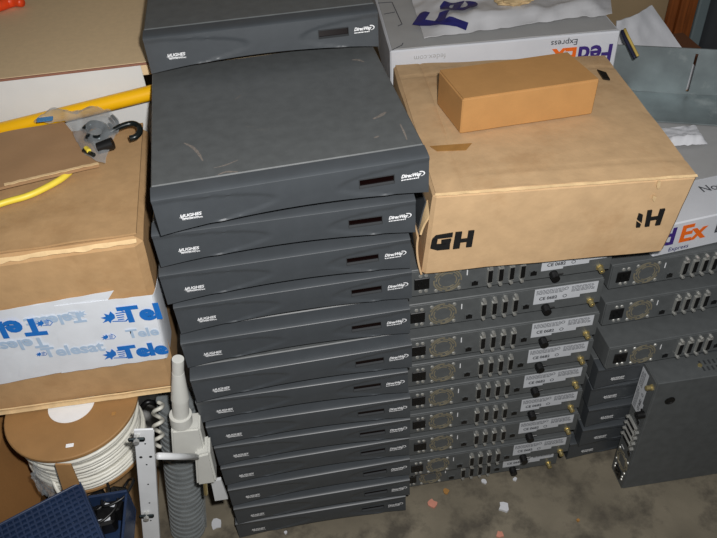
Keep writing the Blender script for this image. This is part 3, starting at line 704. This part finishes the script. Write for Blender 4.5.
ttext('Telesat', 16, 341, .028, M_PBLUE, math.pi+A_, off=.001)

# things on that carton
ZL = ZT + .0062
fp = [onz(-40, 203, ZL+.006), onz(76, 171, ZL+.004), onz(100, 164, ZL+.004), onz(62, 122, ZL+.012), onz(-40, 160, ZL+.01)]
fl_o = onz(40, 160, ZL)
cf = thing('cardboard_sheet', 'loose brown cardboard sheet lying on top of the taped carton', 'cardboard', fl_o)
def flap2(u, v):
    P = [onz(-118, 219, ZL+.014), onz(99, 165, ZL+.009), onz(64, 122, ZL+.013), onz(-112, 156, ZL+.014)]
    return quad(P, u, v)+Vector((0, 0, .003*math.sin(u*3)+.002*noise.noise(Vector((u*6, v*5, 8)))))
o = mesh_obj('board', sheet('board', flap2, 24, 10, .004), mat('cardboard greyish', srgb(160, 126, 92), .8, 0, .06, 12, .1, 200, None, .25), cf); o.matrix_parent_inverse = Matrix.Translation(-fl_o)
o = mesh_obj('torn_edge', sheet('torn_edge', lambda u, v: flap2(.55+.45*u, -.015+.03*v)+Vector((0, 0, .003+.0012*noise.noise(Vector((u*20, 0, 0))))), 24, 2, .001), M_CORE, cf); o.matrix_parent_inverse = Matrix.Translation(-fl_o)
tag(mesh_obj('extension_cable', tube('extension_cable', [onz(-125, 236, ZL+.005), onz(-60, 226, ZL+.005), onz(0, 204, ZL+.005), onz(30, 195, ZL+.005), onz(58, 181, ZL+.005), onz(70, 172, ZL+.005)], .0045, 10), M_YEL2), 'bright yellow cord running beneath the loose cardboard sheet', 'cord')
pa, pb = ony(-70, 148, .2995), ony(148, 93.5, .3045); pb2 = pb + (pb-pa).normalized()*.026
pipe = thing('yellow_pipe', 'long yellow plastic pipe resting behind the taped carton', 'pipe', pa)
o = mesh_obj('pipe_wall', cyl('pipe_wall', pa-(pb-pa)*.3, pb2, .0115, None, 24), M_YEL, pipe); o.matrix_parent_inverse = Matrix.Translation(-pa)
# bag of hardware
hb = onz(85, 140, ZL+.012)
hg = thing('hardware_bag', 'clear plastic bag of steel clamps and bolts on the cardboard sheet', 'bag', hb)
def hpart(n, me, m):
    o = mesh_obj(n, me, m, hg); o.matrix_parent_inverse = Matrix.Translation(-hb); return o
hz = ZL+.022
def bag2(u, v):
    # a strip from the left tip over the crest and down the right edge
    top = smooth_path([onz(33, 122, hz+.012), onz(52, 111, hz+.012), onz(72, 113, hz+.012), onz(97, 106, hz+.012), onz(116, 116, hz+.014), onz(120, 128, hz+.008)], 4)
    bot = smooth_path([onz(36, 124, hz+.004), onz(56, 122, hz+.004), onz(70, 125, hz+.004), onz(76, 140, hz-.004), onz(90, 158, hz-.006), onz(104, 161, hz-.006)], 4)
    i = u*(len(top)-1); a = int(min(i, len(top)-2)); f = i-a
    p = (top[a]*(1-f)+top[a+1]*f)*(1-v) + (bot[a]*(1-f)+bot[a+1]*f)*v
    return p+Vector((.003*noise.noise(p*60), .003*noise.noise(p*55+Vector((3, 0, 0))), .012*math.sin(math.pi*v)*math.sin(math.pi*u)+.007*noise.noise(p*70)))
hpart('plastic_film', sheet('plastic_film', bag2, 30, 14, .0005), M_CLEAR)
def at(px, py, h=0): return onz(px, py, hz+h)
hpart('clamp_ring', tube('clamp_ring', [at(85, 130, .004), at(92, 124, .008), at(103, 126, .008), at(106, 134, .004), at(98, 139, .004), at(88, 137, .004)], .0055, 8, 5), M_DKMET)
hpart('clamp_plate', prism('clamp_plate', [(v.x, v.y) for v in (at(88, 134), at(104, 128), at(108, 138), at(95, 146))], hz-.004, hz+.003), M_ST)
hpart('bolt', cyl('bolt', at(98, 148, 0), at(113, 143, .004), .0075, .0085, 12), M_BK)
hpart('bolt', cyl('bolt', at(84, 150, 0), at(94, 155, 0), .003, None, 8), M_DKMET)
hpart('washer', tube('washer', [at(112, 116, .008), at(117, 122, .006), at(115, 129, .004), at(109, 124, .006)], .0028, 6, 5), M_DKMET)
hpart('nut', cyl('nut', at(86, 148, .003), at(89, 151, .003), .0035, None, 6), M_YEL2)
hpart('blue_tag', sheet('blue_tag', lambda u, v: at(37+16*u, 118-2*u+4*v, .015), 3, 2, .0006), mat('blue tag', srgb(70, 130, 180), .5))
hpart('hook', tube('hook', [at(104, 134, .004), at(112, 131, .006), at(122, 126, .008), at(132, 123.5, .008), at(138.5, 126, .007), at(140, 131.5, .006), at(136, 136.5, .004), at(130, 138.5, .003)], .0042, 10, 5), mat('black steel', srgb(24, 30, 30), .3, .3))
# orange handle on the counter
tag(mesh_obj('orange_handle', tube('orange_handle', [onz(-6, 9, ZC+.009), onz(1, 5, ZC+.010), onz(7, 2, ZC+.010), onz(15, 1, ZC+.010), onz(22, 3, ZC+.009)], [.007+.004*math.sin(math.pi*k/24) for k in range(25)], 10), M_ORGP), 'orange plastic tool handle lying on the tan counter', 'tool')

# ------------------------------------------------------------------ spool and what carries it
SC = Vector((-.350, .006, 0)); SR = .0975; ZS1 = .4905; ZS0 = .386
sp = thing('cable_spool', 'fibreboard spool wound with white cable below the taped carton', 'spool', (SC.x, SC.y, ZS0))
hgt = ZS1-ZS0
mesh_obj('flange', lathe('flange', [(.022, hgt-.0075), (SR-.0015, hgt-.0075), (SR, hgt-.006), (SR, hgt-.0015), (SR-.0015, hgt), (.022, hgt)], 64), M_SPOOL, sp)
mesh_obj('flange', lathe('flange', [(.022, 0), (.0865, 0), (.088, .0015), (.088, .006), (.0865, .0075), (.022, .0075)], 64), M_SPOOL, sp)
mesh_obj('hub', cyl('hub', (0, 0, .0075), (0, 0, hgt-.0075), .034, None, 24), M_SPOOL, sp)
mesh_obj('hub_label', lathe('hub_label', [(.021, hgt+.0000), (.034, hgt+.0000), (.034, hgt+.0007), (.021, hgt+.0007)], 40), M_WP, sp)
mesh_obj('staple', box('staple', .002, .013, -.079, -.073, hgt, hgt+.0016, .0005, 1), M_WP, sp)
mesh_obj('staple', box('staple', .062, .068, -.034, -.028, hgt, hgt+.0016, .0005, 1), M_TAPE, sp)
# cable: turns laid as rings, each ring tilted a little
for layer in range(18):
    bm = bmesh.new(); z = .0105+layer*.0049; r_ = .0865+random.uniform(-.0035, .0025); ph = random.uniform(0, 6.3); n = 40
    pts = [Vector((r_*math.cos(2*math.pi*k/n), r_*math.sin(2*math.pi*k/n), z+.0032*math.sin(2*math.pi*k/n+ph)*(.4+.6*(layer % 3)/2))) for k in range(n)]
    tube_bm(bm, pts, .0031, 6, True); mesh_obj('cable_turn', from_bm('cable_turn', bm, True), M_WIRE, sp)
mesh_obj('cable_core', cyl('cable_core', (0, 0, .008), (0, 0, hgt-.008), .083, None, 40), M_WIRE, sp)
lo = [onz(51, 464, .43)-SC-Vector((0, 0, ZS0)), onz(52, 476, .42)-SC-Vector((0, 0, ZS0)), onz(56, 487, .41)-SC-Vector((0, 0, ZS0)), onz(60, 494, .40)-SC-Vector((0, 0, ZS0))]
mesh_obj('loose_end', tube('loose_end', lo, .0031, 8), M_WIRE, sp)
sc = thing('spool_carton', 'brown carton carrying the cable spool', 'box', (-.39, .06, 0))
mesh_obj('body', box('body', -.038, .052, -.10, .15, 0, ZS0-.0035, .004), M_CB2, sc)
mesh_obj('flap', box('flap', -.036, .050, -.098, .148, ZS0-.003, ZS0-.0004, .001), M_CB2, sc)
lc = thing('open_carton', 'dark brown open carton left of the cable spool', 'box', (-.625, .05, 0))
zo = .42
mesh_obj('body', box('body', -.14, .145, -.165, .19, 0, zo, .004), M_CBD, lc)
mesh_obj('flap', sheet('flap', lambda u, v: Vector((.145+.034*u, -.16+.33*v, zo-.002-.10*u)), 4, 6, .003), M_CBD, lc)
mesh_obj('flap', sheet('flap', lambda u, v: Vector((-.13+.262*u, -.15+.33*v, zo+.004+.004*math.sin(3*u))), 8, 6, .003), M_CBD, lc)
sq = [ony(57, 492, -.104), ony(80, 492, -.104), ony(71, 465, -.100), ony(55, 465, -.100)]
sq[0].z = sq[1].z = .3665
scp = thing('cardboard_scrap', 'small brown cardboard scrap leaning on the front of the cable spool', 'cardboard', sq[0])
o = mesh_obj('board', sheet('board', lambda u, v: quad(sq, u, v), 4, 4, .003), M_SPOOL, scp); o.matrix_parent_inverse = Matrix.Translation(-sq[0])
# crumpled plastic between carton and spool
def crumple(name, c, sx, sy, sz, m, label, cat, sd):
    bm = bmesh.new(); bmesh.ops.create_icosphere(bm, subdivisions=4, radius=1)
    for v in bm.verts:
        k = 1+.5*noise.noise(v.co*2.5+Vector((sd, 0, 0)))+.25*noise.noise(v.co*7+Vector((0, sd, 0)))
        v.co = Vector((c[0]+v.co.x*sx*k, c[1]+v.co.y*sy*k, c[2]+v.co.z*sz*k))
    return tag(mesh_obj(name, from_bm(name, bm, False), m), label, cat)
c = ony(44, 480, -.07)
crumple('plastic_wrap', (c.x, c.y, c.z), .012, .014, .034, M_CLEAR, 'crumpled clear plastic wrap between open carton and spool', 'plastic wrap', 2)

# ------------------------------------------------------------------ blue trays
zA = .44; P0, P1, P2 = onz(79, 484, zA), onz(0, 525, zA), onz(110, 538, zA)
da = (P1-P0); da.z = 0; da.normalize(); db = Vector((-da.y, da.x, 0)); db = db if db.dot(P2-P0) > 0 else -db
bt = thing('waffle_tray', 'dark blue plastic tray with a waffle grid on top', 'tray', (P0.x, P0.y, .405))
fmA = Matrix((da, db, Vector((0, 0, 1)))).transposed().to_4x4(); fmA.translation = Vector((P0.x, P0.y, 0)); 
flip = da.cross(db).z < 0
LA, WA = .26, .24
def apart(n, me):
    if flip: me.flip_normals()
    o = mesh_obj(n, me, M_BTR, bt); o.matrix_parent_inverse = Matrix.Translation((-P0.x, -P0.y, -.405)); o.matrix_basis = fmA; return o
apart('base', box('base', 0, LA, 0, WA, .412, zA-.006, .002))
st = .0085
bm = bmesh.new()
for i in range(int(WA/st)+1): box_bm(bm, 0, LA, i*st, i*st+.0026, zA-.0065, zA)
rb = apart('grid_ribs', from_bm('grid_ribs', bm)); rb['kind'] = 'stuff'
bm = bmesh.new()
for i in range(int(LA/st)+1): box_bm(bm, i*st, i*st+.0026, 0, WA, zA-.0064, zA-.0004)
rb = apart('grid_ribs', from_bm('grid_ribs', bm)); rb['kind'] = 'stuff'
bm = bmesh.new()
for a, b, c_, d in ((-.003, LA+.003, -.003, 0), (-.003, LA+.003, WA, WA+.003), (-.003, 0, 0, WA), (LA, LA+.003, 0, WA)): box_bm(bm, a, b, c_, d, .410, zA+.001, .0008, 1)
apart('rim', from_bm('rim', bm))
# lower blue bin with adapters
bx0, bx1, by0, by1, bz0, bz1 = -.388, -.281, -.36, -.101, .352, .409
bn = thing('blue_bin', 'dark blue plastic bin holding black power adapters', 'bin', ((bx0+bx1)/2, (by0+by1)/2, bz0))
def binp(n, a, b, c_, d, e, f):
    o = mesh_obj(n, box(n, a, b, c_, d, e, f, .001), M_BTR, bn); o.matrix_parent_inverse = Matrix.Translation((-(bx0+bx1)/2, -(by0+by1)/2, -bz0))
binp('bottom', bx0, bx1, by0, by1, bz0, bz0+.004)
binp('wall', bx0, bx1, by1-.004, by1, bz0+.004, bz1); binp('wall', bx0, bx1, by0, by0+.004, bz0+.004, bz1)
binp('wall', bx0, bx0+.004, by0+.004, by1-.004, bz0+.004, bz1); binp('wall', bx1-.004, bx1, by0+.004, by1-.004, bz0+.004, bz1-.004)
bc = thing('bin_carton', 'brown carton below the blue bin', 'box', (-.48, -.23, 0))
mesh_obj('body', box('body', -.10, .13, -.13, .10, 0, bz0-.0035, .004), M_CB2, bc)
mesh_obj('flap', box('flap', -.098, .128, -.128, .098, bz0-.003, bz0-.0004, .001), M_CB2, bc)
zz = bz0+.0045
for i, (px, py, rz, h, lab) in enumerate(((98, 500, .5, .028, 'black power adapter beside the waffle tray corner in the blue bin'), (114, 497, -.3, .034, 'black power adapter against the back wall of the blue bin'), (104, 512, .1, .030, 'black power adapter with a cable looped over it in the blue bin'))):
    c = onz(px, py, zz+h); a = thing('power_adapter', lab, 'adapter', (c.x, c.y, zz), rz, 'adapters in the blue bin')
    mesh_obj('body', box('body', -.014, .014, -.020, .020, 0, h, .004), M_BK, a)
    mesh_obj('cable', tube('cable', [(0, .022, h*.5), (.008, .034, h*.8), (.022, .026, h+.006), (.018, -.004, h+.008), (-.006, -.02, h+.007), (-.016, .0, h+.006)], .0022, 7), M_BK, a)
    mesh_obj('rating_label', box('rating_label', -.009, .009, -.016, -.011, h, h+.0004), M_LAB, a)

# ------------------------------------------------------------------ white channel, feedhorn, conduit
Yc = -.112; ct, cb_ = ony(143.5, 429, Yc), ony(151.5, 538, Yc)
dz = (cb_-ct); bot = ct + dz*((0.002-ct.z)/dz.z)
ch = thing('mounting_channel', 'white steel channel with bolts standing beside the cable spool', 'channel', bot)
zc_ = (ct-bot).normalized(); yc_ = Vector((0, 1, 0)); xc_ = yc_.cross(zc_).normalized(); Lc = (ct-bot).length
fmC = Matrix((xc_, zc_.cross(xc_), zc_)).transposed().to_4x4(); fmC.translation = bot
ch.matrix_world = fmC
bm = bmesh.new()
box_bm(bm, -.0125, .0125, -.0015, .0015, 0, Lc, .0005, 1); box_bm(bm, -.0125, -.0095, .0016, .014, 0, Lc-.02, .0005, 1); box_bm(bm, .0095, .0125, .0016, .014, 0, Lc-.02, .0005, 1)
mesh_obj('channel_web', from_bm('channel_web', bm), M_WMET, ch)
for zq, xq in ((Lc-.012, -.009), (Lc-.20, -.004)):
    b_ = mesh_obj('bolt', cyl('bolt', (xq, -.0016, zq), (xq, -.014, zq), .0042, None, 6), M_ST, ch); mesh_obj('wing_nut', box('wing_nut', xq-.011, xq+.011, -.010, -.006, zq-.003, zq+.004, .0015, 1), M_DKMET, b_)
for zq in (Lc-.06,):
    for xq in (-.006, .007): mesh_obj('hole', cyl('hole', (xq, -.0021, zq), (xq, -.0017, zq), .0022, None, 10), M_BK, ch)
for k in range(0, 10, 2): mesh_obj('hole', cyl('hole', (.001, -.0021, Lc-.03-.024*k), (.001, -.0017, Lc-.03-.024*k), .0013, None, 8), M_DKMET, ch)
# feedhorn
YL = -.016
def F(px, py, dy=0): return ony(px, py+(5 if dy < -.01 else 0), YL+dy)
lh = thing('satellite_feedhorn', 'white satellite feedhorn with square housing between carton and tall stack', 'feedhorn', F(187, 455))
def lp(n, me, m=M_LNB):
    o = mesh_obj(n, me, m, lh); o.matrix_parent_inverse = Matrix.Translation(-F(187, 455)); return o
n0, n1, n2, n3 = F(178, 359), F(178, 372), F(180, 398), F(182, 432)
bm = bmesh.new(); cyl_bm(bm, n0, n1, .0085, .0085, 20); cyl_bm(bm, n1, n2, .0088, .0135, 20); cyl_bm(bm, n2, n3, .0125, .0125, 20)
lp('horn_neck', sharp(from_bm('horn_neck', bm), 50))
lp('ring', cyl('ring', F(180.5, 414), F(181.5, 422), .017, None, 24))
q = [F(171, 427, -.014), F(200, 424, -.014), F(207, 452, -.014), F(173, 456, -.014)]
bm = bmesh.new(); a = [bm.verts.new(v) for v in q]; b = [bm.verts.new(v+Vector((0, .034, 0))) for v in q]; bm.faces.new(a); bm.faces.new(b)
for k in range(4): bm.faces.new((a[k], a[(k+1) % 4], b[(k+1) % 4], b[k]))
bmesh.ops.bevel(bm, geom=bm.edges[:], offset=.003, segments=2, affect='EDGES'); lp('housing', sharp(from_bm('housing', bm)))
q = [F(195, 452, -.026), F(210, 448, -.026), F(217, 478, -.026), F(197, 481, -.026)]
bm = bmesh.new(); a = [bm.verts.new(v) for v in q]; b = [bm.verts.new(v+Vector((0, .036, 0))) for v in q]; bm.faces.new(a); bm.faces.new(b)
for k in range(4): bm.faces.new((a[k], a[(k+1) % 4], b[(k+1) % 4], b[k]))
bmesh.ops.bevel(bm, geom=bm.edges[:], offset=.0035, segments=2, affect='EDGES'); lp('square_housing', sharp(from_bm('square_housing', bm)))
lp('coax_connector', cyl('coax_connector', F(205, 478, -.016), F(206, 489, -.016), .0035, None, 8), M_BR)
for px in (176, 184, 193, 199): lp('housing_screw', cyl('housing_screw', F(px, 450, -.0146), F(px, 450, -.0165), .0018, None, 8), M_DKMET)
x0_ = ony(158, 456, -.09); x1_ = F(200, 452, -.018)
lp('mounting_arm', tube('mounting_arm', [x0_, x1_], .0052, 8, 0), M_WMET)
t0, t1, t2, t3 = F(211, 482, -.004), F(221, 480, -.004), F(228, 499, -.004), F(215, 501, -.004)
tgm = prism('tag_', [(0, 0), (1, 0), (1, 1), (0, 1)], 0, 1)
lp('hanging_tag', sheet('hanging_tag', lambda u, v: quad([t0, t1, t2, t3], u, v), 3, 3, .006), M_WMET)
# conduit
q0, q1 = ony(177, 398, .066), ony(189, 538, .060); dd = (q1-q0); qe = q0+dd*((.003-q0.z)/dd.z)
cd = thing('ribbed_conduit', 'translucent grey ribbed plastic conduit standing behind the white feedhorn', 'conduit', qe)
bm = bmesh.new(); nr = 27; prof = []
Lq = (q0-qe).length
for k in range(nr):
    z = Lq*k/nr; h = Lq/nr; prof += [(.0265, z), (.0265, z+h*.28), (.034, z+h*.42), (.034, z+h*.86)]
me = lathe('ribbed_wall', prof, 28)
o = mesh_obj('ribbed_wall', me, M_CONDP, cd); 
cd.matrix_world = (q0-qe).to_track_quat('Z', 'Y').to_matrix().to_4x4(); cd.location = qe
mesh_obj('seam', box('seam', -.0036, .0036, -.0365, -.0338, 0, Lq, .0005, 1), M_CONDP, cd)
# dark netting and cable by the conduit
P = [ony(a, b, .115+.004*k) for k, (a, b) in enumerate([(138, 412), (148, 402), (160, 408), (163, 424), (154, 436)])]
P += [Vector((-.262, .16, .24)), Vector((-.272, .17, .12)), Vector((-.275, .172, .0055))]
tag(mesh_obj('black_cable', tube('black_cable', P, .005, 8), M_BK), 'thick black cable looping up behind the white channel', 'cable')
sr = [ony(158+5*math.sin(k*1.3), 402+k*3.0, .02+.012*math.cos(k*1.3)) for k in range(16)]
tag(mesh_obj('coiled_cable', tube('coiled_cable', sr, .0034, 7, 4), M_WIRE), 'white coiled cable hanging beside the feedhorn', 'cable')

# ------------------------------------------------------------------ floor debris
def chip(px, py, r, m, label, cat, sd, h=.004):
    c = onz(px, py, 0); rnd = random.Random(sd); n = 9
    poly = [(c.x+r*math.cos(2*math.pi*k/n)*rnd.uniform(.6, 1.15), c.y+r*math.sin(2*math.pi*k/n)*rnd.uniform(.6, 1.15)) for k in range(n)]
    return tag(mesh_obj('debris_chip', prism('debris_chip', poly, .0004, h), m), label, cat)
chip(504, 508, .012, M_PAPER, 'largest white chip on the concrete before the port stack', 'debris', 1, .006)
chip(432, 504, .010, M_PINK, 'orange pink chip on the floor near the tall stack corner', 'debris', 2)
chip(500, 535, .008, M_PINK, 'pink chip on the floor below the largest white chip', 'debris', 3)
chip(484, 482, .006, M_PAPER, 'small oval white chip at the foot of the port stack', 'debris', 4)
chip(515, 480, .0045, M_PAPER, 'tiny white chip below the bottom rating label', 'debris', 5)
chip(446, 492, .007, M_TAPE, 'tan crumb on the floor beside the port stack', 'debris', 6)
chip(216, 524, .014, M_PAPER, 'white paint flake on the floor beside the ribbed conduit', 'debris', 7, .003)
chip(286, 533, .004, M_PAPER, 'tiny white fleck before the bottom front modem', 'debris', 8)
chip(578, 521, .004, M_TAPE, 'small tan crumb on open concrete before the upright modem', 'debris', 9)
